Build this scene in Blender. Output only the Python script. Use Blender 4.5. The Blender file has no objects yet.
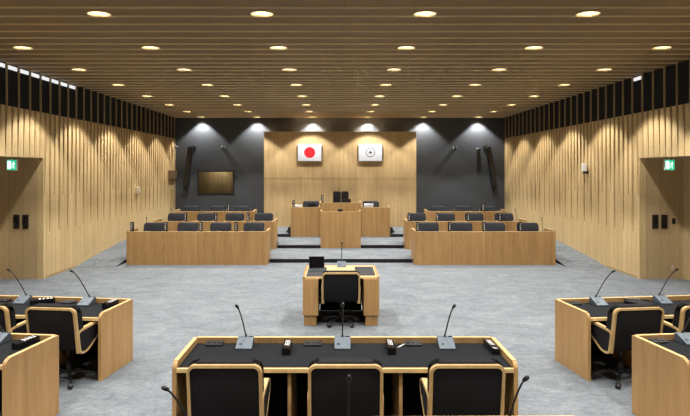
import bpy, bmesh, math, random
from mathutils import Vector, Matrix
random.seed(4)
C = bpy.context.scene.collection
S = bpy.context.scene

# ------------------------------------------------------------------ frame of reference
F = 590.0            # focal length in pixels of the 690-pixel frame
VX, VY = 338.2, 170.4
EYE = 2.35           # eye height
CX = -0.07           # eye offset from the room's centre line
def P(px, py, z):
    """room point at height z seen at a pixel of the photograph"""
    d = F * (EYE - z) / (py - VY)
    return Vector(((px - VX) / F * d + CX, d, z))
def Q(px, py, y):
    """room point at depth y seen at a pixel of the photograph"""
    return Vector(((px - VX) / F * y + CX, y, EYE - (py - VY) / F * y))

WALL = 6.45          # half width of the chamber
BACK = 23.1          # depth of the end wall
CEIL = 4.40

# ------------------------------------------------------------------ materials
def new_mat(name):
    m = bpy.data.materials.new(name); m.use_nodes = True
    nt = m.node_tree
    return m, nt, nt.nodes['Principled BSDF']
def plain(name, col, rough=.6, metal=0, spec=.5, emit=None, es=0):
    m, nt, b = new_mat(name)
    b.inputs['Base Color'].default_value = (*col, 1)
    b.inputs['Roughness'].default_value = rough
    b.inputs['Metallic'].default_value = metal
    b.inputs['Specular IOR Level'].default_value = spec
    if emit:
        b.inputs['Emission Color'].default_value = (*emit, 1)
        b.inputs['Emission Strength'].default_value = es
    n = nt.nodes.new('ShaderNodeTexNoise'); n.inputs['Scale'].default_value = 60
    bp = nt.nodes.new('ShaderNodeBump'); bp.inputs['Strength'].default_value = .04
    nt.links.new(n.outputs['Fac'], bp.inputs['Height']); nt.links.new(bp.outputs['Normal'], b.inputs['Normal'])
    return m
def ramp(nt, fac, stops):
    r = nt.nodes.new('ShaderNodeValToRGB')
    els = r.color_ramp.elements
    while len(els) < len(stops): els.new(.5)
    for e, (p, c) in zip(els, stops):
        e.position = p; e.color = (*c, 1)
    nt.links.new(fac, r.inputs['Fac'])
    return r.outputs['Color']
def math_node(nt, op, a, b=None):
    n = nt.nodes.new('ShaderNodeMath'); n.operation = op
    for i, v in enumerate((a, b)):
        if v is None: continue
        if isinstance(v, (int, float)): n.inputs[i].default_value = v
        else: nt.links.new(v, n.inputs[i])
    return n.outputs[0]
def mix(nt, fac, a, b, mode='MIX'):
    n = nt.nodes.new('ShaderNodeMix'); n.data_type = 'RGBA'; n.blend_type = mode
    for sock, v in ((n.inputs[0], fac), (n.inputs[6], a), (n.inputs[7], b)):
        if isinstance(v, (int, float)): sock.default_value = v
        elif isinstance(v, tuple): sock.default_value = (*v, 1)
        else: nt.links.new(v, sock)
    return n.outputs[2]
def wood(name, dark, light, axis='z', scale=9, board=None, baxis='x', rough=.45, mottled=0, joint=.75, vary=.25):
    """procedural veneer: grain stretched along axis, optional boards counted along baxis"""
    m, nt, b = new_mat(name)
    tc = nt.nodes.new('ShaderNodeTexCoord')
    mp = nt.nodes.new('ShaderNodeMapping')
    mp.inputs['Scale'].default_value = tuple(.06 if a == axis else 1 for a in 'xyz')
    nt.links.new(tc.outputs['Object'], mp.inputs['Vector'])
    vec = mp.outputs['Vector']
    if board:
        sp = nt.nodes.new('ShaderNodeSeparateXYZ'); nt.links.new(tc.outputs['Object'], sp.inputs[0])
        t = math_node(nt, 'DIVIDE', sp.outputs['xyz'.index(baxis)], board)
        idx = math_node(nt, 'FLOOR', t)
        wn = nt.nodes.new('ShaderNodeTexWhiteNoise'); wn.noise_dimensions = '1D'
        nt.links.new(idx, wn.inputs['W'])
        va = nt.nodes.new('ShaderNodeVectorMath'); va.operation = 'ADD'
        sc = nt.nodes.new('ShaderNodeVectorMath'); sc.operation = 'SCALE'; sc.inputs['Scale'].default_value = 7
        nt.links.new(wn.outputs['Color'], sc.inputs[0])
        nt.links.new(vec, va.inputs[0]); nt.links.new(sc.outputs[0], va.inputs[1])
        vec = va.outputs[0]
    n1 = nt.nodes.new('ShaderNodeTexNoise'); n1.inputs['Scale'].default_value = scale
    n1.inputs['Detail'].default_value = 6; n1.inputs['Roughness'].default_value = .62; n1.inputs['Distortion'].default_value = .5
    nt.links.new(vec, n1.inputs['Vector'])
    n2 = nt.nodes.new('ShaderNodeTexNoise'); n2.inputs['Scale'].default_value = scale * 9; n2.inputs['Detail'].default_value = 3
    nt.links.new(vec, n2.inputs['Vector'])
    fac = math_node(nt, 'ADD', math_node(nt, 'MULTIPLY', n1.outputs['Fac'], .65), math_node(nt, 'MULTIPLY', n2.outputs['Fac'], .35))
    if mottled:
        n3 = nt.nodes.new('ShaderNodeTexNoise'); n3.inputs['Scale'].default_value = 34; n3.inputs['Detail'].default_value = 4
        nt.links.new(tc.outputs['Object'], n3.inputs['Vector'])
        fac = math_node(nt, 'ADD', math_node(nt, 'MULTIPLY', fac, 1 - mottled), math_node(nt, 'MULTIPLY', n3.outputs['Fac'], mottled))
    col = ramp(nt, fac, [(.3, dark), (.7, light)])
    if board:
        v = math_node(nt, 'ADD', math_node(nt, 'MULTIPLY', wn.outputs['Value'], vary), 1 - vary / 2)
        hs = nt.nodes.new('ShaderNodeHueSaturation'); nt.links.new(v, hs.inputs['Value']); nt.links.new(col, hs.inputs['Color'])
        col = hs.outputs['Color']
        fr = math_node(nt, 'FRACT', t)
        ln = math_node(nt, 'LESS_THAN', fr, .008 / board)
        col = mix(nt, math_node(nt, 'MULTIPLY', ln, joint), col, tuple(c * .25 for c in dark))
    nt.links.new(col, b.inputs['Base Color'])
    b.inputs['Roughness'].default_value = rough
    b.inputs['Specular IOR Level'].default_value = .3
    bp = nt.nodes.new('ShaderNodeBump'); bp.inputs['Strength'].default_value = .05
    nt.links.new(fac, bp.inputs['Height']); nt.links.new(bp.outputs['Normal'], b.inputs['Normal'])
    return m
def carpet_mat():
    m, nt, b = new_mat('carpet_blue_grey')
    tc = nt.nodes.new('ShaderNodeTexCoord')
    mp = nt.nodes.new('ShaderNodeMapping'); mp.inputs['Scale'].default_value = (1.3, 1.9, 1)
    mp.inputs['Rotation'].default_value = (0, 0, .12)
    nt.links.new(tc.outputs['Object'], mp.inputs['Vector'])
    n1 = nt.nodes.new('ShaderNodeTexNoise'); n1.inputs['Scale'].default_value = 1.5; n1.inputs['Detail'].default_value = 8; n1.inputs['Roughness'].default_value = .68
    n1.inputs['Distortion'].default_value = .8
    nt.links.new(mp.outputs[0], n1.inputs['Vector'])
    n2 = nt.nodes.new('ShaderNodeTexNoise'); n2.inputs['Scale'].default_value = 55; n2.inputs['Detail'].default_value = 3
    nt.links.new(tc.outputs['Object'], n2.inputs['Vector'])
    n4 = nt.nodes.new('ShaderNodeTexNoise'); n4.inputs['Scale'].default_value = 9; n4.inputs['Detail'].default_value = 5; n4.inputs['Roughness'].default_value = .7
    nt.links.new(mp.outputs[0], n4.inputs['Vector'])
    f = math_node(nt, 'ADD', math_node(nt, 'MULTIPLY', n1.outputs['Fac'], .36), math_node(nt, 'MULTIPLY', n2.outputs['Fac'], .32))
    f = math_node(nt, 'ADD', f, math_node(nt, 'MULTIPLY', n4.outputs['Fac'], .32))
    col = ramp(nt, f, [(.36, (.095, .112, .132)), (.5, (.165, .187, .211)), (.63, (.25, .276, .304))])
    nt.links.new(col, b.inputs['Base Color'])
    b.inputs['Roughness'].default_value = .95; b.inputs['Specular IOR Level'].default_value = .05
    bp = nt.nodes.new('ShaderNodeBump'); bp.inputs['Strength'].default_value = .25; bp.inputs['Distance'].default_value = .01
    nt.links.new(n2.outputs['Fac'], bp.inputs['Height']); nt.links.new(bp.outputs['Normal'], b.inputs['Normal'])
    return m
def fabric(name, dark, light, scale=160, rough=.9, spec=.2):
    m, nt, b = new_mat(name)
    tc = nt.nodes.new('ShaderNodeTexCoord')
    n = nt.nodes.new('ShaderNodeTexNoise'); n.inputs['Scale'].default_value = scale; n.inputs['Detail'].default_value = 3
    nt.links.new(tc.outputs['Object'], n.inputs['Vector'])
    nt.links.new(ramp(nt, n.outputs['Fac'], [(.35, dark), (.65, light)]), b.inputs['Base Color'])
    b.inputs['Roughness'].default_value = rough; b.inputs['Specular IOR Level'].default_value = spec
    bp = nt.nodes.new('ShaderNodeBump'); bp.inputs['Strength'].default_value = .15
    nt.links.new(n.outputs['Fac'], bp.inputs['Height']); nt.links.new(bp.outputs['Normal'], b.inputs['Normal'])
    return m

M = {
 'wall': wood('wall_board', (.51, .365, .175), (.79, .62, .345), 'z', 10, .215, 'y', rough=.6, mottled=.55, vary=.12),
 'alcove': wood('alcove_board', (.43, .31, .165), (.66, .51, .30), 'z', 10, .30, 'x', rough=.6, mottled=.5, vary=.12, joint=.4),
 'podium': wood('podium_panel_veneer', (.45, .31, .145), (.68, .505, .275), 'z', 11, .30, 'x', rough=.5, vary=.16, joint=.15),
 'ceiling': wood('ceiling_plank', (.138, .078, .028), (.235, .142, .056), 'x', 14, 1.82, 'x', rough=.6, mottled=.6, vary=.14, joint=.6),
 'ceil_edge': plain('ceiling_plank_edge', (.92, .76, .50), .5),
 'desk': wood('desk_oak', (.33, .185, .068), (.55, .345, .15), 'z', 9, .42, 'x', rough=.42, vary=.10, joint=0),
 'rim': wood('desk_oak_edge', (.55, .37, .16), (.74, .54, .27), 'x', 9, rough=.4),
 'pale': wood('pale_oak_top', (.62, .44, .20), (.80, .60, .32), 'x', 8, rough=.4),
 'frame': wood('bent_oak', (.42, .28, .12), (.64, .46, .23), 'z', 12, rough=.35),
 'carpet': carpet_mat(),
 'riser': plain('riser_charcoal', (.018, .017, .018), .8, spec=.2),
 'dark': plain('charcoal_wall_paint', (.068, .076, .090), .75, spec=.25),
 'band': plain('dark_upper_wall', (.020, .020, .022), .9, spec=.1),
 'slat': wood('batten_oak', (.34, .235, .11), (.55, .40, .215), 'z', 12, rough=.6),
 'leather': fabric('desk_leather', (.009, .010, .012), (.019, .021, .025), 220, .8, .07),
 'mat': fabric('grey_desk_mat', (.035, .035, .038), (.065, .065, .07), 200, .8, .1),
 'cloth': fabric('black_upholstery', (.006, .006, .007), (.012, .012, .015), 300, .85),
 'cloth2': fabric('charcoal_upholstery', (.022, .025, .034), (.050, .055, .070), 300, .8),
 'plastic': plain('black_plastic', (.012, .012, .014), .4),
 'gloss': plain('gloss_black', (.008, .008, .010), .15),
 'metal': plain('dark_metal', (.05, .05, .055), .35, .8),
 'silver': plain('silver_plastic', (.085, .115, .15), .5, .1),
 'screen': plain('blank_screen', (.006, .006, .009), .12),
 'white': plain('white_paint', (.80, .80, .78), .5),
 'paper': plain('paper', (.85, .86, .88), .7),
 'flagwhite': plain('flag_cloth', (.70, .76, .86), .7),
 'red': plain('flag_red', (.70, .008, .02), .7),
 'ink': plain('emblem_ink', (.10, .11, .14), .6),
 'beige': plain('beige_plastic', (.66, .56, .42), .5),
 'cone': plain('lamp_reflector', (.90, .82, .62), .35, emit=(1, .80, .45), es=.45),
 'lamp': plain('lamp_glow', (1, .95, .8), .5, emit=(1, .90, .66), es=6),
 'cove': plain('lit_edge_glow', (.8, .8, .8), .5, emit=(.93, .97, 1), es=.55),  # emission put in for light caught along the ceiling edge, no lamp there
 'exit_green': plain('exit_green', (.02, .5, .25), .4, emit=(.03, .60, .30), es=.6),
 'exit_white': plain('exit_white', (.8, 1, .9), .4, emit=(.75, 1, .88), es=1.0),
 'booth': wood('booth_wood', (.10, .065, .03), (.18, .12, .06), 'z', 8, rough=.6),
 'door': wood('door_veneer', (.30, .20, .09), (.42, .29, .14), 'z', 10, .3, 'y', rough=.5, joint=.3),
}
def glass_mat():
    m, nt, b = new_mat('booth_glass')
    out = nt.nodes['Material Output']
    b.inputs['Base Color'].default_value = (.02, .02, .02, 1); b.inputs['Roughness'].default_value = .05
    tr = nt.nodes.new('ShaderNodeBsdfTransparent'); tr.inputs[0].default_value = (.85, .87, .86, 1)
    fr = nt.nodes.new('ShaderNodeFresnel'); n = nt.nodes.new('ShaderNodeTexNoise'); n.inputs['Scale'].default_value = 1.2
    bp = nt.nodes.new('ShaderNodeBump'); bp.inputs['Strength'].default_value = .004
    nt.links.new(n.outputs['Fac'], bp.inputs['Height']); nt.links.new(bp.outputs['Normal'], b.inputs['Normal'])
    mx = nt.nodes.new('ShaderNodeMixShader'); nt.links.new(fr.outputs[0], mx.inputs[0])
    nt.links.new(tr.outputs[0], mx.inputs[1]); nt.links.new(b.outputs[0], mx.inputs[2]); nt.links.new(mx.outputs[0], out.inputs['Surface'])
    return m
M['glass'] = glass_mat()

# ------------------------------------------------------------------ mesh builder
class MB:
    def __init__(s): s.bm = bmesh.new(); s.mats = []
    def mi(s, mat):
        if mat not in s.mats: s.mats.append(mat)
        return s.mats.index(mat)
    def _merge(s, tb, mat, smooth=False, T=None):
        k = s.mi(mat)
        for f in tb.faces: f.material_index = k; f.smooth = smooth
        if T is not None: bmesh.ops.transform(tb, matrix=T, verts=tb.verts)
        bmesh.ops.recalc_face_normals(tb, faces=tb.faces)
        me = bpy.data.meshes.new('t'); tb.to_mesh(me); tb.free()
        s.bm.from_mesh(me); bpy.data.meshes.remove(me)
    def box(s, x0, x1, y0, y1, z0, z1, mat, bev=0, seg=2, smooth=False, T=None, fn=None):
        tb = bmesh.new(); bmesh.ops.create_cube(tb, size=1)
        for v in tb.verts:
            v.co = Vector(((x0 + x1) / 2 + v.co.x * (x1 - x0), (y0 + y1) / 2 + v.co.y * (y1 - y0), (z0 + z1) / 2 + v.co.z * (z1 - z0)))
        if bev: bmesh.ops.bevel(tb, geom=tb.edges[:], offset=bev, segments=seg, profile=.5, affect='EDGES')
        if fn:
            for v in tb.verts: v.co = Vector(fn(*v.co))
        s._merge(tb, mat, smooth, T); return s
    def prism(s, poly, axis, a, b, mat, bev=0, T=None, smooth=False):
        """extrude a 2-d outline; axis x: poly=(y,z), y: (x,z), z: (x,y)"""
        tb = bmesh.new()
        def pt(u, v, w): return {'x': (w, u, v), 'y': (u, w, v), 'z': (u, v, w)}[axis]
        lo = [tb.verts.new(pt(u, v, a)) for u, v in poly]; hi = [tb.verts.new(pt(u, v, b)) for u, v in poly]
        n = len(poly)
        tb.faces.new(lo); tb.faces.new(hi[::-1])
        for i in range(n): tb.faces.new((lo[i], hi[i], hi[(i + 1) % n], lo[(i + 1) % n]))
        if bev: bmesh.ops.bevel(tb, geom=tb.edges[:], offset=bev, segments=2, profile=.5, affect='EDGES')
        s._merge(tb, mat, smooth, T); return s
    def sweep(s, pts, prof, mat, normal=None, closed=False, smooth=True):
        """sweep a profile (list of (u,v)) along pts; u lies across the path in its plane, v along normal"""
        tb = bmesh.new(); pts = [Vector(p) for p in pts]; n = len(pts); rings = []
        for i, p in enumerate(pts):
            a = pts[(i - 1) % n] if (closed or i) else p
            b = pts[(i + 1) % n] if (closed or i < n - 1) else p
            t = (b - a).normalized()
            nn = Vector(normal) if normal else (Vector((1, 0, 0)) if abs(t.x) < .9 else Vector((0, 1, 0)))
            u = nn.cross(t).normalized(); w = t.cross(u).normalized()
            rings.append([tb.verts.new(p + u * q[0] + w * q[1]) for q in prof])
        k = len(prof)
        for i in range(n if closed else n - 1):
            r0, r1 = rings[i], rings[(i + 1) % n]
            for j in range(k): tb.faces.new((r0[j], r0[(j + 1) % k], r1[(j + 1) % k], r1[j]))
        if not closed: tb.faces.new(rings[0]); tb.faces.new(rings[-1][::-1])
        s._merge(tb, mat, smooth); return s
    def tube(s, pts, r, mat, n=8):
        return s.sweep(pts, [(r * math.cos(2 * math.pi * i / n), r * math.sin(2 * math.pi * i / n)) for i in range(n)], mat)
    def lathe(s, prof, mat, c=(0, 0, 0), n=20, axis='z', smooth=True, T=None):
        tb = bmesh.new(); rings = []
        for r, h in prof:
            ring = []
            for i in range(n):
                a = 2 * math.pi * i / n; u, v = r * math.cos(a), r * math.sin(a)
                co = {'z': (u, v, h), 'y': (u, h, v), 'x': (h, u, v)}[axis]
                ring.append(tb.verts.new(Vector(co) + Vector(c)))
            rings.append(ring)
        for a, b in zip(rings, rings[1:]):
            for i in range(n): tb.faces.new((a[i], a[(i + 1) % n], b[(i + 1) % n], b[i]))
        if prof[0][0] > 1e-5: tb.faces.new(rings[0])
        if prof[-1][0] > 1e-5: tb.faces.new(rings[-1][::-1])
        bmesh.ops.remove_doubles(tb, verts=tb.verts, dist=1e-6)
        s._merge(tb, mat, smooth, T); return s
    def quad(s, pts, mat):
        tb = bmesh.new(); tb.faces.new([tb.verts.new(p) for p in pts])
        k = s.mi(mat)
        for f in tb.faces: f.material_index = k
        me = bpy.data.meshes.new('t'); tb.to_mesh(me); tb.free(); s.bm.from_mesh(me); bpy.data.meshes.remove(me); return s
    def build(s, name, parent=None, loc=(0, 0, 0), rz=0):
        me = bpy.data.meshes.new(name); s.bm.to_mesh(me); s.bm.free()
        for m in s.mats: me.materials.append(M[m])
        o = bpy.data.objects.new(name, me); C.objects.link(o)
        o.location = loc; o.rotation_euler = (0, 0, rz)
        if parent: o.parent = parent
        return o

def tag(o, label, cat, group=None):
    o['label'] = label; o['category'] = cat
    if group: o['group'] = group
    return o
def thing(name, label, cat, loc=(0, 0, 0), rz=0, group=None):
    o = bpy.data.objects.new(name, None); C.objects.link(o)
    o.empty_display_size = .1; o.location = loc; o.rotation_euler = (0, 0, rz)
    return tag(o, label, cat, group)
def struct(o): o['kind'] = 'structure'; return o
def copy_tree(o, parent=None):
    c = o.copy(); C.objects.link(c)
    if parent: c.parent = parent
    for ch in [k for k in o.children]: copy_tree(ch, c)
    return c
class Maker:
    """first call builds, later calls copy"""
    def __init__(s, fn): s.fn = fn; s.first = None
    def __call__(s, label, loc, rz=0, group=None):
        if s.first is None: s.first = o = s.fn()
        else: o = copy_tree(s.first)
        o.location = loc; o.rotation_euler = (0, 0, rz); o['label'] = label
        if group: o['group'] = group
        return o

# ------------------------------------------------------------------ the setting
def room():
    m = MB(); m.box(-9, 9, -3, BACK + .3, -.2, 0, 'carpet'); struct(m.build('floor'))
    # stepped platform; carpet on top, charcoal risers
    blocks = []
    def blk(x0, x1, y0, y1, z): blocks.append((x0, x1, y0, y1, z))
    for s in (-1, 1):
        def sb(a, b, y0, y1, z): blk(min(s * a, s * b), max(s * a, s * b), y0, y1, z)
        sb(1.825, 5.48, 15.42, 17.57, .1); sb(1.825, 5.48, 17.57, 19.57, .2); sb(2.65, 5.48, 19.57, BACK, .3)
        sb(1.62, 2.65, 19.57, BACK, .3); sb(1.825, 2.65, 19.05, 19.57, .3)
    blk(-1.825, 1.825, 15.03, 17.05, .1); blk(-.587, .587, 17.05, 17.66, .1)
    blk(-1.825, -.587, 17.05, 19.05, .2); blk(.587, 1.825, 17.05, 19.05, .2); blk(-.587, .587, 17.66, 19.05, .2)
    blk(-1.62, 1.62, 19.05, 19.86, .2); blk(-1.825, -1.62, 19.05, BACK, .3); blk(1.62, 1.825, 19.05, BACK, .3)
    blk(-1.62, 1.62, 19.86, BACK, .3)
    m = MB()
    for x0, x1, y0, y1, z in blocks:
        m.box(x0, x1, y0, y1, .002, z - .012, 'riser'); m.box(x0, x1, y0, y1, z - .012, z, 'carpet')
    struct(m.build('floor_platform'))
    for s, nm in ((-1, 'floor_ramp_left'), (1, 'floor_ramp_right')):
        m = MB()
        prof = [(14.35, .001), (15.0, .08), (18.0, .30), (BACK, .30)]
        a, b = s * 5.48, s * WALL
        m.prism(prof + [(BACK, .001)], 'x', a, b, 'riser')
        for (y0, z0), (y1, z1) in zip(prof, prof[1:]):
            m.prism([(y0, z0 + .001), (y1, z1 + .001), (y1, z1 + .006), (y0, z0 + .006)], 'x', a, b, 'carpet')
        struct(m.build(nm))
    # ceiling: lapped planks across the room, far edge of each a little higher, with round lamp holes
    m = MB(); y = -3.0 + (.03)
    pitch = .43; k0 = int((7.45 + 3) / pitch)
    y = 7.45 - k0 * pitch
    rows = [7.785 + 2.15 * i for i in range(-4, 8)]
    cols = [(-2.5 + i) * 2.15 for i in range(6)]
    while y < BACK:
        y1 = min(y + pitch, BACK)
        bm = bmesh.new()
        def zz(yy): return CEIL + .020 * (yy - y) / pitch
        vs = [bm.verts.new((a, b, zz(b))) for a, b in ((-WALL, y), (WALL, y), (WALL, y1), (-WALL, y1))]
        ed = [bm.edges.new((vs[i], vs[(i + 1) % 4])) for i in range(4)]
        for r in rows:
            if y < r < y1 and r > 5:
                for c in cols:
                    ring = [bm.verts.new((c + .145 * math.cos(2 * math.pi * (i + .5) / 24), min(r + .145 * math.sin(2 * math.pi * (i + .5) / 24), y1 - .006), zz(min(r + .145 * math.sin(2 * math.pi * (i + .5) / 24), y1 - .006)))) for i in range(24)]
                    ed += [bm.edges.new((ring[i], ring[(i + 1) % 24])) for i in range(24)]
        bmesh.ops.triangle_fill(bm, use_beauty=True, use_dissolve=False, edges=ed, normal=(0, 0, -1))
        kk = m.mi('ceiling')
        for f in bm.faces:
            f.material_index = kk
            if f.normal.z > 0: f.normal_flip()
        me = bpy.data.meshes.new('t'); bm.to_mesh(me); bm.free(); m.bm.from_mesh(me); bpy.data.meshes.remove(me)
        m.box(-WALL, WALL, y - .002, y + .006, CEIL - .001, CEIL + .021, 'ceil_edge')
        y += pitch
    m.box(-9, 9, -3, BACK + .3, CEIL + .35, CEIL + .45, 'band')
    struct(m.build('ceiling'))
    # long walls: boards below, dark band above, tapering battens in front
    AY0, AY1, AZ = 10.3, 12.77, 2.62
    for s, nm in ((-1, 'wall_left'), (1, 'wall_right')):
        m = MB(); a, b = s * WALL, s * (WALL + .14)
        x0, x1 = min(a, b), max(a, b)
        m.box(x0, x1, -3, AY0, 0, 3.6, 'wall'); m.box(x0, x1, AY1, BACK + .3, 0, 3.6, 'wall'); m.box(x0, x1, AY0, AY1, AZ, 3.6, 'wall')
        m.box(x0, x1, -3, BACK + .3, 3.6, CEIL + .4, 'band')
        n = int((BACK + 3) / .215)
        for i in range(n):
            y = 7.45 - 48 * .215 + i * .215
            if y > BACK - .05 or y < 3: continue
            prim = i % 2 == 0
            top = CEIL - .01 if prim else 3.6
            end = 1.0 if prim else 1.8
            if AY0 - .05 < y < AY1 + .05: end = max(end, AZ + .0)
            w = .009
            d0 = .037
            pr = [(s * WALL, end), (s * (WALL - .006), end), (s * (WALL - d0 * .55), end + .55), (s * (WALL - d0), 3.5), (s * (WALL - d0), top), (s * WALL, top)]
            m.prism(pr, 'y', y - w, y + w, 'slat')
        struct(m.build(nm))
        # entrance alcove behind the opening
        m = MB(); o = s * (WALL + .94)
        X0, X1 = min(s * (WALL + .14), o), max(s * (WALL + .14), o)
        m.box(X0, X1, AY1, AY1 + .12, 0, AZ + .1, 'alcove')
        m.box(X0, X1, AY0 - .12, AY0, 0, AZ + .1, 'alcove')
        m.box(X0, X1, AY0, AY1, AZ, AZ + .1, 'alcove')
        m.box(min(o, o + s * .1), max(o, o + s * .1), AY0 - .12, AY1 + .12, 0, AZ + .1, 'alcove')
        struct(m.build('wall_alcove_' + nm[5:]))
        d = MB(); d.box(min(o, o - s * .05), max(o, o - s * .05), AY0 + .5, AY1 - .35, 0, 2.2, 'door', .004)
        dr = struct(d.build('door_1' if s < 0 else 'door_2'))
        h = MB(); xx = o - s * .09
        h.tube([(xx + s * .04, AY0 + .65, .95), (xx, AY0 + .65, .95), (xx, AY0 + .65, 1.25), (xx + s * .04, AY0 + .65, 1.25)], .012, 'metal'); h.build('door_handle', dr)
        # skirting
        m = MB()
        for y0, y1 in ((-3, AY0 - .12), (AY1 + .12, 14.3)):
            m.box(min(s * (WALL - .008), a), max(s * (WALL - .008), a), y0, y1, .001, .05, 'slat')
        struct(m.build('baseboard_' + nm[5:]))
    # end wall, charcoal, with an opening for the booth window
    wl, wr = Q(197.5, 200, BACK).x, Q(234.2, 200, BACK).x
    wt, wb = Q(0, 170.6, BACK).z, Q(0, 194.6, BACK).z
    m = MB()
    m.box(-WALL - .14, wl, BACK, BACK + .2, 0, CEIL + .4, 'dark'); m.box(wr, WALL + .14, BACK, BACK + .2, 0, CEIL + .4, 'dark')
    m.box(wl, wr, BACK, BACK + .2, 0, wb, 'dark'); m.box(wl, wr, BACK, BACK + .2, wt, CEIL + .4, 'dark')
    struct(m.build('wall_back'))
    m = MB(); f = .05
    m.box(wl, wr, BACK - .03, BACK + .05, wt - f, wt, 'metal'); m.box(wl, wr, BACK - .03, BACK + .05, wb, wb + f, 'metal')
    m.box(wl, wl + f, BACK - .03, BACK + .05, wb, wt, 'metal'); m.box(wr - f, wr, BACK - .03, BACK + .05, wb, wt, 'metal')
    w = struct(m.build('window_1'))
    m = MB(); m.box(wl + f, wr - f, BACK + .01, BACK + .02, wb + f, wt - f, 'glass'); m.build('glass_pane', w)
    m = MB(); e = BACK + 1.2
    m.box(wl - .3, wr + .3, e, e + .1, wb - .6, wt + .3, 'podium'); m.box(wl - .4, wl - .3, BACK + .2, e, wb - .6, wt + .3, 'booth')
    m.box(wr + .3, wr + .4, BACK + .2, e, wb - .6, wt + .3, 'booth'); m.box(wl - .3, wr + .3, BACK + .2, e, wb - .7, wb - .6, 'booth')
    m.box(wl - .3, wr + .3, BACK + .2, e, wt + .3, wt + .4, 'booth')
    struct(m.build('wall_booth'))
    # oak panel behind the dais
    m = MB(); zt = 2.35 + 38.8 / 590 * 21.55; zs = 2.35 - 8.4 / 590 * 21.55
    m.box(-2.78, 2.78, 21.55, BACK, .3, zs - .008, 'podium'); m.box(-2.78, 2.78, 21.562, BACK, zs - .008, zs + .008, 'slat'); m.box(-2.78, 2.78, 21.55, BACK, zs + .008, zt, 'podium')
    struct(m.build('wall_podium'))
    # wall behind the viewer
    m = MB(); m.box(-9, 9, -3.2, -3, 0, CEIL + .4, 'alcove'); struct(m.build('wall_front'))
    # side cove strips; their glow stands in for light caught at the ceiling edge
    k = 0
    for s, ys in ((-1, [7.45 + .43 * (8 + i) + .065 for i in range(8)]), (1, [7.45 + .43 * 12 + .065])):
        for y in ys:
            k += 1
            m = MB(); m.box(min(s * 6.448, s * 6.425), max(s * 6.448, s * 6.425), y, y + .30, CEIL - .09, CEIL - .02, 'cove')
            t = tag(m.build('lit_edge_strip'), ('short strip of caught light between battens at left ceiling edge, number %s from the front' % ['one', 'two', 'three', 'four', 'five', 'six', 'seven', 'eight'][k - 1]) if s < 0 else 'lone short strip of caught light at the right ceiling edge', 'caught light', 'ceiling edge glow strips')
    return rows, cols
rows, cols = room()

# ------------------------------------------------------------------ downlights
ORD = ['first', 'second', 'third', 'fourth', 'fifth', 'sixth', 'seventh', 'eighth']
COLN = ['leftmost', 'second from left', 'third from left', 'third from right', 'second from right', 'rightmost']
def make_light():
    t = thing('downlight', '', 'ceiling light')
    def cut(m, lim=.088):
        for v in m.bm.verts: v.co.y = min(v.co.y, lim)      # cut flat at the plank edge
        return m
    m = MB(); m.lathe([(.154, .004), (.154, -.003), (.144, -.003), (.144, .016)], 'ceil_edge', n=24); cut(m).build('trim_ring', t)
    m = MB(); m.lathe([(.1445, .014), (.138, .05), (.110, .10), (.075, .115)], 'cone', n=24)
    o = cut(m).build('reflector', t)
    for f in [f for f in o.data.polygons if len(f.vertices) > 4]: pass
    m = MB(); m.lathe([(.0, .085), (.045, .09), (.068, .105), (.072, .114)], 'lamp', n=16); m.build('lamp', t)
    return t
def open_reflector(me):
    bm = bmesh.new(); bm.from_mesh(me)
    bmesh.ops.delete(bm, geom=[f for f in bm.faces if len(f.verts) > 4], context='FACES_ONLY')
    bm.to_mesh(me); bm.free()
dl = Maker(make_light)
for i, r in enumerate(rows):
    if r < 1: continue
    vis = i - 4
    for j, c in enumerate(cols):
        ld = bpy.data.lights.new('downlight_beam', 'SPOT'); ld.energy = 190; ld.color = (1, .945, .86)
        ld.spot_size = math.radians(100); ld.spot_blend = .22; ld.shadow_soft_size = .07
        lo = bpy.data.objects.new('downlight_beam', ld); C.objects.link(lo); lo.location = (c, r, CEIL - .015)
        if vis < 0 or (vis == 0 and j in (0, 5)): continue
        t = dl('round ceiling downlight, %s row back from the viewer, %s in its row' % (ORD[vis], COLN[j] if vis else ['', 'leftmost', 'second from left', 'second from right', 'rightmost', ''][j]), (c, r, CEIL + .010), 0, 'recessed ceiling downlights')
        if len(t.children) and not t.children[1].data.get('open'):
            pass
for me in bpy.data.meshes:
    if me.name.startswith('reflector'): open_reflector(me)
    if me.name.startswith('trim_ring'): open_reflector(me)

# ------------------------------------------------------------------ chairs
def rounded_u(w, h0, h1, r, n=6):
    """open U (upside down): up the left side, round the corners, down the right"""
    pts = [(-w, h0), (-w, (h0 + h1) / 2), (-w, h1 - r)]
    for i in range(1, n + 1):
        a = math.pi - math.pi / 2 * i / n; pts.append((-w + r + r * math.cos(a), h1 - r + r * math.sin(a)))
    for i in range(0, n + 1):
        a = math.pi / 2 - math.pi / 2 * i / n; pts.append((w - r + r * math.cos(a), h1 - r + r * math.sin(a)))
    pts += [(w, (h0 + h1) / 2), (w, h0)]
    return pts
def round_poly(poly, r, n=4):
    out = []; k = len(poly)
    for i in range(k):
        p, a, b = Vector(poly[i]), Vector(poly[i - 1]), Vector(poly[(i + 1) % k])
        da, db = (a - p), (b - p)
        rr = min(r, da.length * .45, db.length * .45)
        s, e = p + da.normalized() * rr, p + db.normalized() * rr
        for j in range(n + 1):
            t = j / n; q = s * (1 - t) ** 2 + p * 2 * t * (1 - t) + e * t * t; out.append((q.x, q.y))
    return out
def lean(x, y, z): return (x, y - (z - .45) * .16 + .03 * math.cos(x * 2.6) * 0, z)
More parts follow.
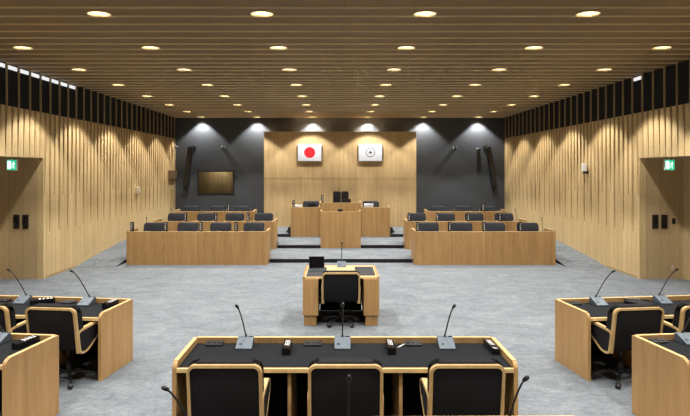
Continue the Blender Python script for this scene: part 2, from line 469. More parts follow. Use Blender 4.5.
def make_chair_fn(dz, ftop, ctop, cm='cloth2'):
  def fn():
    """faces +y; origin on the floor under the column"""
    t = thing('office_chair', '', 'chair')
    def D(x, y, z): return (x, y, z + dz)
    def LD(x, y, z): return D(*lean(x, y, z))
    m = MB(); m.box(-.25, .25, -.22, .27, .40, .50, 'cloth', .035, 3, True, fn=D); m.build('seat', t)
    out = round_poly([(-.280, .46), (.280, .46), (.280, ctop), (-.280, ctop)], .075, 6)
    m = MB(); m.prism(out, 'y', -.25, -.145, cm, .028)
    for v in m.bm.verts: v.co = Vector(LD(*v.co))
    for f in m.bm.faces: f.smooth = True
    m.build('backrest', t)
    m = MB(); m.box(-.262, .262, -.274, -.245, .44, ftop - .008, 'cloth', .01, 2, True, fn=LD); m.build('back_shell', t)
    pts = [Vector(LD(u, -.262, v)) for u, v in rounded_u(.271, .40, ftop, .055)]
    m = MB(); m.sweep(pts, [(-.0115, -.022), (.0115, -.022), (.0115, .022), (-.0115, .022)], 'frame', normal=(0, 1, .0), smooth=False); m.build('back_frame', t)
    arm = round_poly([(-.285, .63), (.06, .645), (.17, .60), (.155, .52), (-.10, .385), (-.24, .385)], .06)
    for s in (-1, 1):
        m = MB(); x = s * .268
        m.prism([(a, b + dz) for a, b in arm], 'x', x - .018, x + .018, 'cloth'); a = m.build('armrest', t)
        m = MB(); m.sweep([(x, p, q + dz) for p, q in arm], [(-.012, -.022), (.012, -.022), (.012, .022), (-.012, .022)], 'frame', normal=(1, 0, 0), closed=True, smooth=False); m.build('arm_frame', a)
    m = MB(); m.lathe([(.028, .09), (.028, .24), (.020, .24), (.020, .36 + dz), (.09, .37 + dz), (.09, .40 + dz)], 'metal', n=14); m.build('gas_column', t)
    m = MB()
    for i in range(5):
        a = 2 * math.pi * i / 5 + .3
        d = Vector((math.cos(a), math.sin(a), 0))
        m.sweep([Vector((0, 0, .115)), d * .14 + Vector((0, 0, .105)), d * .29 + Vector((0, 0, .075))], [(-.018, -.012), (.018, -.012), (.018, .012), (-.018, .012)], 'metal', normal=(0, 0, 1), smooth=False)
    m.lathe([(.035, .085), (.035, .13), (.028, .13)], 'metal', n=14)
    b = m.build('star_base', t)
    for i in range(5):
        a = 2 * math.pi * i / 5 + .3
        m = MB(); m.lathe([(.020, -.024), (.030, -.020), (.030, .020), (.020, .024)], 'plastic', axis='x', n=14)
        m.tube([(0, 0, 0), (0, 0, .048)], .008, 'metal', 6)
        m.build('caster', b, (math.cos(a) * .29, math.sin(a) * .29, .0301), a + 1.2)
    return t
  return fn
chair = Maker(make_chair_fn(0, .882, .908, 'cloth')); low_chair = Maker(make_chair_fn(-.03, .80, .868)); high_chair = Maker(make_chair_fn(.05, .878, .945))

# ------------------------------------------------------------------ desks
def make_desk(name, label, cat, loc, rz, L, D, H, n, group=None, base=0.0, drop=.05, mat='desk', front_drop=0.0):
    """user on -y, panel on +y; n seats"""
    t = thing(name, label, cat, loc, rz, group)
    th = .035; x = L / 2; y = D / 2
    m = MB(); m.box(-x, x, y - th, y, base, H - front_drop, mat, .004); fp = m.build('front_panel', t)
    side = [(-y, base), (y - th, base), (y - th, H - front_drop), (y - th - .02, H), (-y + .06, H)] + [(-y + .06 - .06 * math.sin(a), H - .06 + .06 * math.cos(a)) for a in (.4, .8, 1.2, 1.5708)]
    if front_drop == 0: side.pop(3); 
    for s in (-1, 1):
        m = MB(); m.prism(side, 'x', s * x, s * (x - th), mat); p = m.build('side_panel', t)
        m = MB()
        m.box(min(s * x, s * (x - th)) - .001, max(s * x, s * (x - th)) + .001, -y + .06, y - th, H - .001, H + .006, 'rim', .002); m.build('edge_band', p)
    m = MB(); m.box(-x + th, x - th, y - th - .001, y + .001, H - front_drop - .001, H - front_drop + .006, 'rim', .002); m.build('edge_band', fp)
    m = MB(); m.box(-x + th, x - th, -y + .03, y - th, H - drop - .03, H - drop, 'leather', .002); w = m.build('worktop', t)
    m = MB(); m.box(-x + th, x - th, -y, -y + .03, H - drop - .034, H - drop + .003, 'rim', .004); m.build('edge_strip', w)
    m = MB(); m.box(-x + th, x - th, y - th - .012, y - th, base + .01, H - drop - .031, 'cloth'); m.build('modesty_panel', t)
    cuts = n if isinstance(n, list) else [th + (L - 2 * th) * i / n for i in range(1, n)]
    for q in cuts:
        xx = -x + q
        m = MB(); m.box(xx - .015, xx + .015, -y + .05, y - th - .013, base, H - drop - .03, mat, .002); m.build('divider', t)
    return t

def local(o_loc, rz, x, y, z):
    return Vector((o_loc[0] + x * math.cos(rz) - y * math.sin(rz), o_loc[1] + x * math.sin(rz) + y * math.cos(rz), o_loc[2] + z))

# nearest desks on the centre line
NEAR = (-.012, 5.285, 0)
make_desk('council_desk', 'long three-seat oak desk with black top nearest the viewer at centre', 'desk', NEAR, 0, 2.875, .77, .75, 3, 'council desks')
make_desk('council_desk', 'oak desk edge just showing along the bottom edge behind the nearest chairs', 'desk', (.03, 3.437, 0), .012, 2.95, .77, .75, 3, 'council desks')
for k, (px, w) in enumerate(((226, 'left'), (345.5, 'middle'), (465.5, 'right'))):
    chair('black swivel chair with oak-edged back at the %s seat of the nearest centre desk' % w, ((px - VX) / F * 4.50 + CX, 4.76, 0), 0, 'chairs at the council desks')
# angled side desks, two rows each side
FAN = math.radians(7)
def side_desk_loc(s, corner, L, D):
    """corner = inner far corner in room coordinates for the right-hand side"""
    rz = FAN * s
    u = Vector((math.cos(rz), math.sin(rz), 0)) * s; v = Vector((-math.sin(rz), math.cos(rz), 0))
    c = Vector(corner) + u * (L / 2) - v * (D / 2)
    return (c.x, c.y, 0), rz
SD = []
for s, side in ((1, 'right'), (-1, 'left')):
    for row, ctr in (('far', (2.62, 7.33, 0)), ('near', (2.78, 5.73, 0))):
        L, D = 2.6, .76
        loc, rz = side_desk_loc(s, (ctr[0] * s, ctr[1], 0), L, D)
        lab = {'far': 'angled oak desk with black top on the %s, with chairs tucked in', 'near': 'angled oak desk at the bottom %s corner, nearest end panel'}[row] % side
        make_desk('council_desk', lab, 'desk', loc, rz, L, D, .75, [.76, 1.55] if s > 0 else [L - 1.55, L - .76], 'council desks')
        SD.append((side, row, loc, rz))
        if row == 'far':
            for k, (lx, nm) in enumerate(((.37, 'inner seat'), (1.15, 'outer seat'))):
                p = local(loc, rz, s * (-L / 2 + lx), -D / 2 - .03, 0)
                chair('black oak-framed swivel chair at the %s of the %s angled desk' % (nm, side), p, rz + .0 * s, 'chairs at the council desks')

# benches facing the viewer
def bench_rows():
    rowsd = [(14.65, 0, .85, [-5.03, -4.13, -3.24, -2.35], -5.33, -1.83, 'front'),
             (16.80, .1, .82, [-5.01, -4.10, -3.22, -2.34], -5.33, -1.87, 'middle'),
             (18.80, .2, .865, [-5.04, -4.17, -3.34], -5.33, -2.76, 'back')]
    for s, side in ((-1, 'left'), (1, 'right')):
        for y, z, H, xs, a, b, rn in rowsd:
            D = .74; L = b - a; c = (a + b) / 2 * (-s)
            make_desk('bench_desk', 'long oak bench desk in the %s row on the %s of the dais' % (rn, side), 'desk', (c, y + D / 2, z), math.pi, L, D, H, len(xs), 'bench desks facing the viewer', front_drop=.025, drop=.12)
            n = len(xs)
            xx = sorted(x * (-s) for x in xs)
            for i, x in enumerate(xx):
                pos = {4: ['leftmost', 'second from left', 'second from right', 'rightmost'], 3: ['leftmost', 'middle', 'rightmost']}[n][i]
                low_chair('charcoal chair behind the %s %s bench, %s of the row' % (rn, side, pos), (x, y + 1.02, z + .1), math.pi + random.uniform(-.06, .06), 'chairs behind the benches')
                mic('thin gooseneck microphone on the %s %s bench, %s of the row' % (rn, side, pos), (x + .1, y + .40, z + H - .12 + .001), math.pi, 'microphones on the benches')
            px = {('front', -1): [-5.22, -4.38, -3.50, -2.62], ('front', 1): [1.915, 2.71, 3.575, 4.475], ('middle', -1): [-4.44, -3.57, -2.65],
                  ('middle', 1): [1.96, 2.76, 3.65, 4.55], ('back', -1): [-3.58], ('back', 1): [4.56]}[(rn, s)]
            for i, x in enumerate(px):
                nm = 'lone' if len(px) == 1 else (['leftmost', 'second', 'third', 'rightmost'] if len(px) == 4 else ['leftmost', 'middle', 'rightmost'])[i]
                plate('%s upright black name plate on the %s bench %s of the dais' % (nm, rn, side), (x, y + .10, z + H - .12 + .001), 0, 'upright name plates')

# ------------------------------------------------------------------ small items
def glyph_rows(m, face, x0, x1, lo, hi, n, mat='paper'):
    """n stacked white characters (a few strokes each) mapped by face(u, v)"""
    w = x1 - x0; step = (hi - lo) / n
    for i in range(n):
        a = lo + step * i + step * .2; h = step * .6
        for (u0, u1, v0, v1) in ((0, 1, .78, 1), (.4, .62, .1, .95), (0, 1, .38, .54), (.0, .2, 0, .4), (.8, 1, 0, .4)):
            m.quad([face(x0 + w * u0, a + h * v0), face(x0 + w * u1, a + h * v0), face(x0 + w * u1, a + h * v1), face(x0 + w * u0, a + h * v1)], mat)
def make_plate():
    t = thing('name_plate', '', 'name plate')
    m = MB(); m.box(-.036, .036, -.036, .036, 0, .33, 'gloss', .004); m.build('block', t)
    m = MB(); glyph_rows(m, lambda u, v: (u, -.0372, v), -.015, .015, .12, .31, 4); m.build('lettering', t)
    return t
plate = Maker(make_plate)
def make_flat_plate():
    """lying name plate pointing along y, letters on the upper face"""
    t = thing('name_plate', '', 'name plate')
    m = MB(); m.prism([(-.036, 0), (.036, 0), (.036, .055), (-.036, .065)], 'y', -.14, .14, 'gloss', .003); m.build('block', t)
    m = MB(); glyph_rows(m, lambda u, v: (u, v, .0665 - (u + .036) / .072 * .010), -.022, .022, -.05, .12, 4); m.build('lettering', t)
    return t
flat_plate = Maker(make_flat_plate)
def make_mic_fn(tilt, hgt, r=.0065):
    def fn():
        t = thing('gooseneck_microphone', '', 'microphone')
        m = MB(); m.prism([(-.095, 0), (.085, 0), (.085, .08), (.05, .08), (-.095, .015)], 'x', -.075, .075, 'silver', .004); m.build('base', t)
        m = MB(); m.box(.028, .065, .052, .080, .0795, .082, 'gloss'); m.build('display', t)
        m = MB(); m.box(-.05, -.02, -.05, -.03, .0235, .0265, 'plastic', fn=lambda x, y, z: (x, y, z + .011 + (y + .05) * .45)); m.build('button', t)
        pts = []
        for i in range(13):
            u = i / 12
            pts.append(Vector((tilt * (u * .85 + .15 * u ** 4), .065 - .02 * u * u, .08 + (hgt - .035) * (u - .04 * u ** 6))))
        m = MB(); m.tube(pts, r, 'plastic', 8); m.lathe([(.013, .075), (.011, .085), (.008, .105)], 'plastic', c=(0, .065, 0), n=12)
        nk = m.build('neck', t)
        d = (pts[-1] - pts[-2]).normalized() + Vector((tilt * 1.2, -.25, -.1)); d.normalize()
        m = MB(); p = pts[-1]
        m.lathe([(.0, -.012), (.010, -.008), (.014, .010), (.014, .028), (.009, .038), (.0, .041)], 'plastic', n=12, T=Matrix.Translation(p) @ d.to_track_quat('Z', 'Y').to_matrix().to_4x4())
        m.build('head', t)
        return t
    return fn
mic = Maker(make_mic_fn(.02, .36, .005))
mic_l, mic_r, mic_c = Maker(make_mic_fn(-.075, .325)), Maker(make_mic_fn(.075, .325)), Maker(make_mic_fn(.004, .335))
mic_ll, mic_rr = Maker(make_mic_fn(-.21, .36)), Maker(make_mic_fn(.21, .36))
mic_s = Maker(make_mic_fn(-.14, .275)); mic_t = Maker(make_mic_fn(.10, .335))
bench_rows()
def make_remote():
    t = thing('voting_box', '', 'voting box')
    m = MB(); m.prism([(-.045, 0), (.045, 0), (.045, .030), (-.045, .016)], 'x', -.08, .08, 'plastic', .003); m.build('casing', t)
    for i in range(3):
        m = MB(); x = -.05 + .05 * i
        m.box(x - .015, x + .015, -.015, .010, .020, .028, 'metal', .003); m.build('button', t)
    return t
remote = Maker(make_remote)

zt = .701
def on_side_desk(side, row, px, py, ymax, ymin=-.3, xmin=.05):
    """point on a side desk seen at a pixel, kept clear of the raised rims"""
    _, _, loc, rz = [d for d in SD if d[0] == side and d[1] == row][0]
    p = P(px, py, zt); dx, dy = p.x - loc[0], p.y - loc[1]
    x = dx * math.cos(rz) + dy * math.sin(rz); y = -dx * math.sin(rz) + dy * math.cos(rz)
    y = max(ymin, min(ymax, y)); lim = 1.3 - .035 - xmin; x = max(-lim, min(lim, x))
    return local(loc, rz, x, y, zt)
G1, G2, G3 = 'desk microphones', 'voting boxes on the desks', 'name plates lying on the desks'
for mk, px, w in ((mic_l, 245, 'left'), (mic_c, 342.5, 'middle'), (mic_r, 446, 'right')):
    p = P(px, 347, zt); mk('silver-based gooseneck microphone at the %s seat of the nearest centre desk' % w, p, 0, G1)
for mk, px, w in ((mic_s, 190, 'left'), (mic_c, 348.5, 'middle'), (mic_t, 508, 'right')):
    mk('black microphone rising from the bottom edge of the picture, %s of three' % w, ((px - VX) / F * 3.6 + CX, 3.56, zt), 0, G1)
remote('small flat black voting box left of the left microphone on the nearest desk', P(214.5, 345, zt), 0, G2)
remote('small flat black voting box left of the middle microphone on the nearest desk', P(313, 345, zt), 0, G2)
remote('small flat black voting box beside a white pen on the nearest desk', P(413, 345, zt), 0, G2)
m = MB(); a = P(398, 347.5, zt + .007); b = P(404.5, 344, zt + .007); m.tube([a, b], .006, 'white'); tag(m.build('pen'), 'white pen lying beside the voting box on the nearest desk', 'pen')
flat_plate('black name plate lying between the left and middle microphones of the nearest desk', P(287.3, 350.5, zt), 0, G3)
flat_plate('black name plate lying right of the middle microphone on the nearest desk', P(390.5, 350, zt), 0, G3)
flat_plate('black name plate lying slanted along the right end of the nearest desk', P(491.3, 350, zt), .05, G3)
for s, side, A in ((1, 'right', lambda x: x), (-1, 'left', lambda x: 685 - x)):
    rz = FAN * s
    mk = mic_rr if s > 0 else mic_ll
    O = lambda row, px, py, ymax, xmin=.1: on_side_desk(side, row, px, py, ymax, xmin=xmin)
    mk('silver-based microphone at the inner seat of the angled desk on the %s' % side, O('far', A(596), 303.5, .24), rz, G1)
    mk('silver-based microphone at the outer seat of the angled desk on the %s' % side, O('far', A(659), 301.5, .24), rz, G1)
    mk('silver-based microphone at the bottom %s corner desk, cut by the picture edge' % side, O('near', A(683.5), 341, .24), rz, G1)
    if s > 0:
        flat_plate('black name plate lying between the two microphones of the right angled desk', O('far', 631, 301.8, .225), rz + 1.1, G3)
        remote('small black voting box beside the inner microphone on the right angled desk', O('far', 571, 303.2, .285), rz, G2)
        remote('flat black voting box on the bottom right corner desk beside its end panel', O('near', 653.5, 340.3, .285), rz, G2)
        m = MB(); m.box(-.15, .15, -.1, .1, 0, .006, 'paper'); tag(m.build('paper_sheet', None, O('far', 639, 306.5, .04, .2), rz + .3), 'white paper sheet beside the name plate on the right angled desk', 'paper')
    else:
        flat_plate('black name plate lying between the two microphones of the left angled desk', O('far', 47, 302, .215), rz - .9, G3)
        flat_plate('black name plate lying along the right end of the left angled desk', O('far', 112.5, 305.5, .18, .05), rz, G3)
        remote('small black voting box left of the inner microphone on the left angled desk', O('far', 72, 301.5, .285), rz, G2)
        remote('small black voting box at the far left edge of the left angled desk', O('far', 8.5, 299.5, .285), rz, G2)
        flat_plate('black name plate lying along the end panel of the bottom left corner desk', O('near', 26, 345.5, .18, .14), rz - .1, G3)

# ------------------------------------------------------------------ questioner's table in the middle
def centre_table():
    y0, y1 = 8.90, 10.0; H = .75; w = .578; c = -.028
    t = thing('speaker_table', 'oak pedestal table with pale top standing alone in mid floor', 'table', (c, (y0 + y1) / 2, 0))
    d = (y1 - y0) / 2
    m = MB(); m.box(-w + .03, w - .03, -d + .02, d - .03, H - .04, H - .01, 'pale', .003); m.build('tabletop', t)
    m = MB(); m.box(-w, w, d - .03, d, .12, H - .008, 'desk', .003); m.build('front_panel', t)
    for s in (-1, 1):
        m = MB(); m.box(min(s * w, s * (w - .03)), max(s * w, s * (w - .03)), -d, d - .03, .16, H, 'desk', .003); m.build('side_panel', t)
        m = MB(); m.box(min(s * (w - .03), s * (w - .235)), max(s * (w - .03), s * (w - .235)), -d, d - .1, .16, H - .04, 'desk', .003); p = m.build('pedestal', t)
        m = MB(); m.box(min(s * (w - .02), s * (w - .205)), max(s * (w - .02), s * (w - .205)), -d + .03, d - .1, 0, .16, 'desk', .003); m.build('plinth', p)
    m = MB(); m.box(-w + .24, w - .24, d - .30, d - .28, .05, H - .04, 'cloth'); m.build('modesty_panel', t)
    zz = H - .01
    m = MB(); m.box(-.15, .15, -.46, .38, 0, .006, 'mat', .002); tag(m.build('desk_mat', None, (c - .38, 9.40, zz + .001)), 'dark grey desk mat under the laptop on the middle table', 'mat', 'desk mats')
    m = MB(); m.box(-.15, .15, -.40, .42, 0, .006, 'mat', .002); tag(m.build('desk_mat', None, (c + .38, 9.42, zz + .001)), 'dark grey empty desk mat at the right of the middle table', 'mat', 'desk mats')
    t = thing('laptop', 'open black laptop on the left of the middle table', 'laptop', (c - .38, 9.46, zz + .008), math.radians(186))
    m = MB(); m.box(-.125, .125, -.09, .09, 0, .018, 'silver', .004); b = m.build('base', t)
    m = MB(); m.box(-.11, .11, -.04, .06, .018, .020, 'plastic'); m.build('keyboard', b)
    # hinge on the side facing away from the user, screen towards the user seat
    m = MB(); T = Matrix.Translation((0, -.09, .02)) @ Matrix.Rotation(math.radians(14), 4, 'X')
    m.box(-.125, .125, -.008, .008, 0, .19, 'plastic', .004, T=T); l = m.build('lid', t)
    m = MB(); m.box(-.115, .115, .0085, .0095, .012, .178, 'screen', T=T); m.build('screen', l)
    mic_c('microphone on the far edge of the middle table', (P(341.5, 263, H - .02).x, 9.88, zz + .001), 0, G1)
    Maker(make_chair_fn(-.025, .855, .878, 'cloth'))('black swivel chair with oak-edged back at the middle table', (-.035, 9.05, 0), .02, 'chairs at the council desks')
centre_table()

# ------------------------------------------------------------------ dais
def dais():
    def face_viewer(*a, **k): return make_desk(*a, **k)
    z2 = .2
    make_desk('clerk_desk', 'lower oak desk left of the raised presiding desk', 'desk', (-1.139, 19.06 + .37, z2), math.pi, .93, .74, .975, 1, 'clerk desks', drop=.12, front_drop=.02)
    make_desk('clerk_desk', 'lower oak desk right of the raised presiding desk', 'desk', (1.139, 19.06 + .37, z2), math.pi, .93, .74, .975, 1, 'clerk desks', drop=.12, front_drop=.02)
    make_desk('presiding_desk', 'tall oak presiding desk at the centre of the dais behind the lectern', 'desk', (0, 19.04 + .38, z2), math.pi, 1.34, .76, 1.12, 1, drop=.10, front_drop=.02)
    make_desk('lectern', 'broad oak speaking lectern standing before the presiding desk', 'lectern', (0, 17.08 + .27, .1), math.pi, 1.17, .54, 1.08, 1, drop=.08, front_drop=.03)
    g = 'chairs on the dais'
    high_chair('charcoal clerk chair behind the left lower dais desk', (-1.0, 20.0, .3), math.pi, g)
    high_chair('charcoal clerk chair behind the right lower dais desk', (1.05, 20.0, .3), math.pi, g)
    # taller presiding chair
    t = thing('presiding_chair', 'tall black presiding chair at the centre of the dais', 'chair', (.03, 20.2, .3), math.pi)
    m = MB(); m.box(-.26, .26, -.24, .27, .44, .55, 'cloth', .035, 3, True); m.build('seat', t)
    for s in (-1, 1):
        m = MB(); m.box(min(s * .005, s * .265), max(s * .005, s * .28), -.31, -.22, .52, 1.32, 'cloth', .045, 4, True, fn=lean); m.build('backrest', t)
        m = MB(); m.box(s * .29 - .03, s * .29 + .03, -.2, .2, .70, .75, 'cloth', .015, 2, True); a = m.build('armrest', t)
        m = MB(); m.tube([(s * .29, -.05, .71), (s * .29, -.05, .48), (s * .2, -.05, .46)], .018, 'metal'); m.build('arm_support', a)
    m = MB(); m.lathe([(.03, .09), (.03, .26), (.02, .26), (.02, .40), (.1, .41), (.1, .44)], 'metal', n=14); m.build('gas_column', t)
    m = MB()
    for i in range(5):
        a = 2 * math.pi * i / 5; d = Vector((math.cos(a), math.sin(a), 0))
        m.sweep([Vector((0, 0, .115)), d * .3 + Vector((0, 0, .06))], [(-.02, -.012), (.02, -.012), (.02, .012), (-.02, .012)], 'metal', normal=(0, 0, 1), smooth=False)
        m.lathe([(.02, -.02), (.028, -.018), (.028, .018), (.02, .02)], 'plastic', c=tuple(d * .3 + Vector((0, 0, .0285))), axis='x', n=12)
    m.build('star_base', t)
    # things on the dais desks
    zc = z2 + .975 - .12 + .001; zp = z2 + 1.12 - .10 + .001
    plate('small upright name plate at the left end of the left clerk desk', (-1.522, 19.2, zc), 0, 'upright name plates')
    plate('small upright name plate at the left corner of the presiding desk', (Q(321.6, 200, 19.2).x + .02, 19.2, zp), 0, 'upright name plates')
    def papers(px0, px1, n, label, g):
        m = MB(); a, b = Q(px0, 200, 19.35).x, Q(px1, 200, 19.35).x
        for i in range(n):
            o = random.uniform(-.008, .008)
            m.box(a + o, b + o, 19.25, 19.5, i * .02, i * .02 + .017, 'paper' if i % 3 else 'flagwhite')
        tag(m.build('paper_stack', None, (0, 0, zc)), label, 'paper', g)
    papers(294.5, 301.5, 8, 'low stack of white papers on the left clerk desk', 'paper stacks on the dais')
    papers(364, 373.2, 10, 'stack of white papers and binders on the right clerk desk', 'paper stacks on the dais')
    def monitor(label, x, y, z, w, h, rz):
        t = thing('monitor', label, 'monitor', (x, y, z), rz, 'monitors on the dais')
        m = MB(); m.box(-.1, .1, -.07, .07, 0, .012, 'plastic', .003); m.build('stand', t)
        m = MB(); m.box(-.02, .02, .0, .02, .012, .07, 'plastic'); m.build('neck', t)
        m = MB(); m.box(-w / 2, w / 2, -.015, .012, .03, .03 + h, 'plastic', .004); s = m.build('casing', t)
        m = MB(); m.box(-w / 2 + .012, w / 2 - .012, -.0165, -.0152, .042, .018 + h, 'screen'); m.build('screen', s)
    monitor('black monitor at the left clerk desk in front of its chair', Q(312, 205, 19.45).x, 19.45, zc, .27, .19, math.pi)
    monitor('small black monitor on the presiding desk right of centre', Q(347, 200, 19.4).x, 19.4, zp, .26, .16, math.pi + .1)
    mic('gooseneck microphone on the presiding desk', (Q(340.5, 200, 19.45).x, 19.45, zp), math.pi, 'microphones on the dais')
    m = MB(); m.box(-.075, .075, -.05, .05, 0, .12, 'plastic', .012, 3); t = tag(m.build('timer_box', None, (Q(340.2, 210, 17.3).x, 17.3, .1 + 1.08 - .08 + .001)), 'small black timer box on top of the lectern', 'timer')
    for s, side in ((-1, 'left'), (1, 'right')):
        x = s * 1.66
        m = MB(); m.box(x - .035, x + .035, 19.10, 19.5, 0, .2, 'plastic', .006); tag(m.build('floor_box', None, (0, 0, .3)), 'small black box on the dais step beside the %s clerk desk' % side, 'box', 'floor boxes on the dais')
dais()

# ------------------------------------------------------------------ flags on the oak panel
def flag(x0, x1, y0, y1, name, label):
    Y = 21.55
    a, b = Q(x0, y1, Y), Q(x1, y0, Y)
    c = (a + b) / 2; w, h = (b.x - a.x), (b.z - a.z)
    t = thing(name, label, 'flag', (c.x, Y, c.z), 0, 'flags on the oak panel')
    m = MB(); m.box(-w / 2, w / 2, -.10, -.03, -h / 2, h / 2, 'flagwhite', .004); m.build('board', t)
    m = MB(); m.box(-w / 2 + .1, w / 2 - .1, -.03, 0, -h / 2 + .1, h / 2 - .1, 'plastic'); m.build('wall_mount', t)
    return t, h
t, h = flag(298, 321.5, 144, 161, 'national_flag', 'white flag board with a red disc, left of the two')
m = MB(); m.lathe([(.21 * h / .65 * 1.0, -.104), (.21 * h / .65, -.1005)], 'red', axis='y', n=40, smooth=False); m.build('disc', t)
t, h = flag(358.5, 382, 144, 161, 'city_flag', 'white flag board with a ringed star emblem, right of the two')
m = MB(); r = .16
ring = [(r * math.cos(2 * math.pi * i / 40), -.102, r * math.sin(2 * math.pi * i / 40)) for i in range(40)]
m.sweep(ring, [(-.012, -.002), (.012, -.002), (.012, .002), (-.012, .002)], 'ink', normal=(0, 1, 0), closed=True, smooth=False); m.build('ring', t)
m = MB(); st = []
for i in range(8):
    a = math.pi / 4 * i; rr = .085 if i % 2 == 0 else .042
    st.append((rr * math.cos(a), rr * math.sin(a)))
m.prism(st, 'y', -.104, -.1005, 'ink'); m.build('star', t)

# ------------------------------------------------------------------ fittings on the walls
def line_speaker(s, top, bot, label):
    Y = BACK - .35
    a, b = Q(top[0], top[1], Y), Q(bot[0], bot[1], Y)
    t = thing('column_speaker', label, 'speaker', (a.x, BACK, a.z), 0, 'column speakers')
    d = b - a
    pts = [Vector((d.x * u, -.35 + .12 * u - s * 0, d.z * u)) for u in (0, .25, .5, .75, 1)]
    for i, u in enumerate((0, .25, .5, .75, 1)): pts[i].x += .012 * s * math.sin(u * math.pi)
    m = MB(); m.sweep(pts, [(-.09, -.10), (.09, -.10), (.09, .10), (-.09, .10)], 'plastic', normal=(0, 1, 0), smooth=False); c = m.build('cabinet', t)
    m = MB(); m.sweep([p + Vector((0, -.103, 0)) for p in pts], [(-.075, -.003), (.075, -.003), (.075, .003), (-.075, .003)], 'metal', normal=(0, 1, 0), smooth=False); m.build('grille', c)
    m = MB(); m.tube([(0, 0, -.03), (0, -.3, -.03)], .03, 'metal'); m.box(-.09, .09, -.02, 0, -.14, .06, 'metal', .004); m.build('upper_bracket', t)
    e = pts[-1]
    m = MB(); m.tube([(e.x, e.y, e.z), (e.x - .02 * s, e.y + .05, e.z - .14)], .05, 'plastic'); m.tube([(e.x - .02 * s, e.y + .05, e.z - .1), (e.x - .02 * s, 0, e.z - .1)], .02, 'metal'); m.build('lower_bracket', t)
line_speaker(-1, (191.3, 147), (184.8, 187), 'tall black tilted column speaker on the dark wall, left of the booth window')
line_speaker(1, (487.8, 147), (495.6, 187), 'tall black tilted column speaker on the dark wall at the right')
def make_cam():
    t = thing('ceiling_camera', '', 'camera')
    m = MB(); m.box(-.07, .07, -.06, 0, -.05, .05, 'white', .01); m.build('wall_mount', t)
    m = MB(); m.lathe([(.0, -.13), (.045, -.125), (.068, -.09), (.068, -.065), (.04, -.05)], 'plastic', axis='y', n=16); b = m.build('housing', t)
    m = MB(); m.lathe([(.024, -.14), (.024, -.12)], 'silver', axis='y', n=14); m.build('lens', b)
    return t
cam = Maker(make_cam)
for px, py, l in ((223.4, 147.5, 'small black camera high on the dark wall left of the oak panel'), (455, 147.5, 'small black camera high on the dark wall near the oak panel, right side'), (478.4, 149.8, 'small camera on the dark wall close beside the right column speaker')):
    p = Q(px, py, BACK); cam(l, (p.x, BACK, p.z), 0, 'wall cameras'); cam.first.name = 'wall_camera'
p = Q(177.6, 147.6, 23.1); cam('small camera high on the left wall at the dark corner', (-WALL + .07, 22.7, p.z), math.pi / 2, 'wall cameras')
def wall_x(px, s):
    X = s * WALL - CX
    return F * X / (px - VX)
Y = wall_x(171.2, -1); z = EYE - (174.5 - VY) / F * Y
m = MB(); m.box(-WALL, -WALL + .10, Y - .45, Y + .45, z - .16, z + .16, 'booth', .006); t = tag(m.build('wall_box'), 'dark wooden box on the left wall near the far corner', 'box')
Y = wall_x(136.2, -1); z = EYE - (190.5 - VY) / F * Y
t = thing('wall_sensor', 'small beige sensor on the left board wall', 'sensor', (-WALL, Y, z))
m = MB(); m.box(0, .10, -.09, .09, -.1, .1, 'beige', .012); m.build('casing', t)
m = MB(); m.lathe([(.03, .10), (.03, .115), (.02, .12)], 'white', axis='x', n=12); m.build('sensor_eye', t)
Y = wall_x(584.0, 1); z = EYE - (167.6 - VY) / F * Y
t = thing('wall_speaker', 'small white speaker box high on the right board wall', 'speaker', (WALL, Y - .25, z))
m = MB(); m.box(-.15, -.05, -.065, .065, -.10, .11, 'white', .012); m.build('casing', t)
m = MB(); m.box(-.12, 0, -.045, .045, -.16, -.08, 'plastic', .006); m.build('bracket', t)
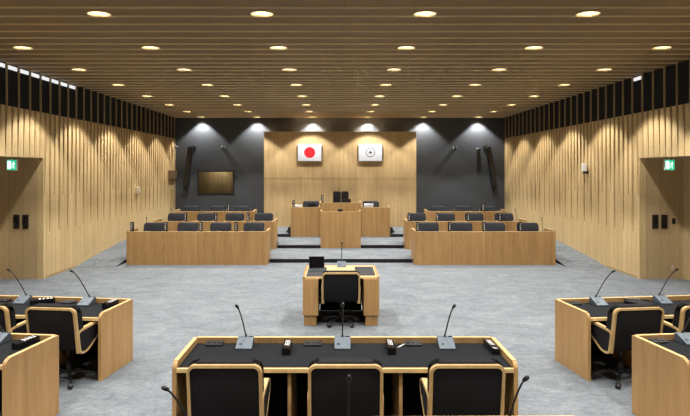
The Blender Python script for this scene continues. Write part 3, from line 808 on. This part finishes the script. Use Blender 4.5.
# alcove fittings
for s, side in ((-1, 'left'), (1, 'right')):
    def A(x): return x if s < 0 else 681.5 - x
    Ya = 12.77
    for px, w in ((16.8, 'outer' if s < 0 else 'inner'), (25.8, 'inner' if s < 0 else 'outer')):
        q = Q(px if s < 0 else px + 638.2, 221.6, Ya)
        t = thing('wall_plate', 'tall black %s plate of a pair on the %s alcove wall' % ('left-hand' if px < 20 else 'right-hand', side), 'wall plate', (q.x, Ya, q.z), 0, 'black alcove wall plates')
        m = MB(); m.box(-.065, .065, -.03, 0, -.15, .15, 'plastic', .006); m.build('cover', t)
        m = MB()
        for i in range(3): m.box(-.035, .035, -.036, -.03, -.11 + i * .08, -.06 + i * .08, 'gloss', .003)
        m.build('recess', t)
    q = Q(11.6 if s < 0 else 669.8, 164, 12.0)
    t = thing('exit_sign', 'lit green exit sign with a running figure above the %s alcove' % side, 'sign', (q.x, 12.0, 2.62), 0, 'exit signs')
    h = .22; z0 = -.27
    m = MB(); m.box(-.10, .10, 0, .05, z0, z0 + h, 'white', .004); m.build('housing', t)
    m = MB(); m.box(-.095, .095, -.002, .0, z0 + .006, z0 + h - .006, 'exit_green'); p = m.build('face', t)
    m = MB(); m.box(-.085 if s < 0 else -.085, -.01, -.004, -.0021, z0 + .03, z0 + h - .03, 'exit_white'); m.build('doorway', p)
    m = MB(); e = -.006
    m.lathe([(.012, e), (.012, e + .002)], 'exit_white', c=(.045, 0, z0 + .165), axis='y', n=12)
    for poly in ([(.02, .10), (.045, .10), (.052, .15), (.03, .15)], [(.02, .10), (.036, .10), (.02, .06), (-.003, .055), (-.003, .065), (.012, .068)], [(.036, .10), (.046, .10), (.06, .07), (.05, .035), (.04, .037), (.047, .07)], [(.05, .148), (.075, .125), (.068, .118), (.045, .135)], [(.03, .148), (.005, .13), (.01, .12), (.034, .138)]):
        m.prism([(x, z0 + zz) for x, zz in poly], 'y', e, e + .003, 'exit_white')
    m.build('running_figure', p)
    m = MB(); m.tube([(-.05, .025, 0), (-.05, .025, z0 + h)], .008, 'metal'); m.tube([(.05, .025, 0), (.05, .025, z0 + h)], .008, 'metal'); m.build('hanger', t)
q = Q(673.6, 221, 12.77); m = MB(); m.box(q.x - .035, q.x + .035, 12.755, 12.77, q.z - .06, q.z + .06, 'metal', .004); tag(m.build('light_switch'), 'small switch beside the black plates on the right alcove wall', 'switch')
q = Q(672.5, 267.5, 12.77); m = MB(); m.box(q.x - .035, q.x + .035, 12.76, 12.77, q.z - .06, q.z + .06, 'beige', .004); tag(m.build('wall_socket'), 'pale socket low on the right alcove wall', 'socket')

# unseen fill light added to brighten the booth behind the window
ld = bpy.data.lights.new('booth_fill_light', 'POINT'); ld.energy = 9; ld.color = (1, .9, .75); ld.shadow_soft_size = .15
lo = bpy.data.objects.new('booth_fill_light', ld); C.objects.link(lo); lo.location = (-4.9, BACK + .75, 2.45)
# ------------------------------------------------------------------ light, camera
w = bpy.data.worlds.new('World'); S.world = w; w.use_nodes = True
w.node_tree.nodes['Background'].inputs[0].default_value = (0, 0, 0, 1)
cd = bpy.data.cameras.new('camera'); co = bpy.data.objects.new('camera', cd); C.objects.link(co)
co.location = (CX, 0, EYE); co.rotation_euler = (math.pi / 2, 0, 0)
cd.sensor_width = 36; cd.lens = 36 * F / 690
cd.shift_x = (345 - VX) / 690; cd.shift_y = -(208 - VY) / 690
cd.clip_start = .05
S.camera = co
S.view_settings.view_transform = 'Standard'; S.view_settings.look = 'None'; S.view_settings.gamma = 1
S.view_settings.use_curve_mapping = False
S.view_settings.exposure = 0.50
S.cycles.max_bounces = 6; S.cycles.diffuse_bounces = 4; S.cycles.use_denoising = True
S.cycles.sample_clamp_indirect = 4
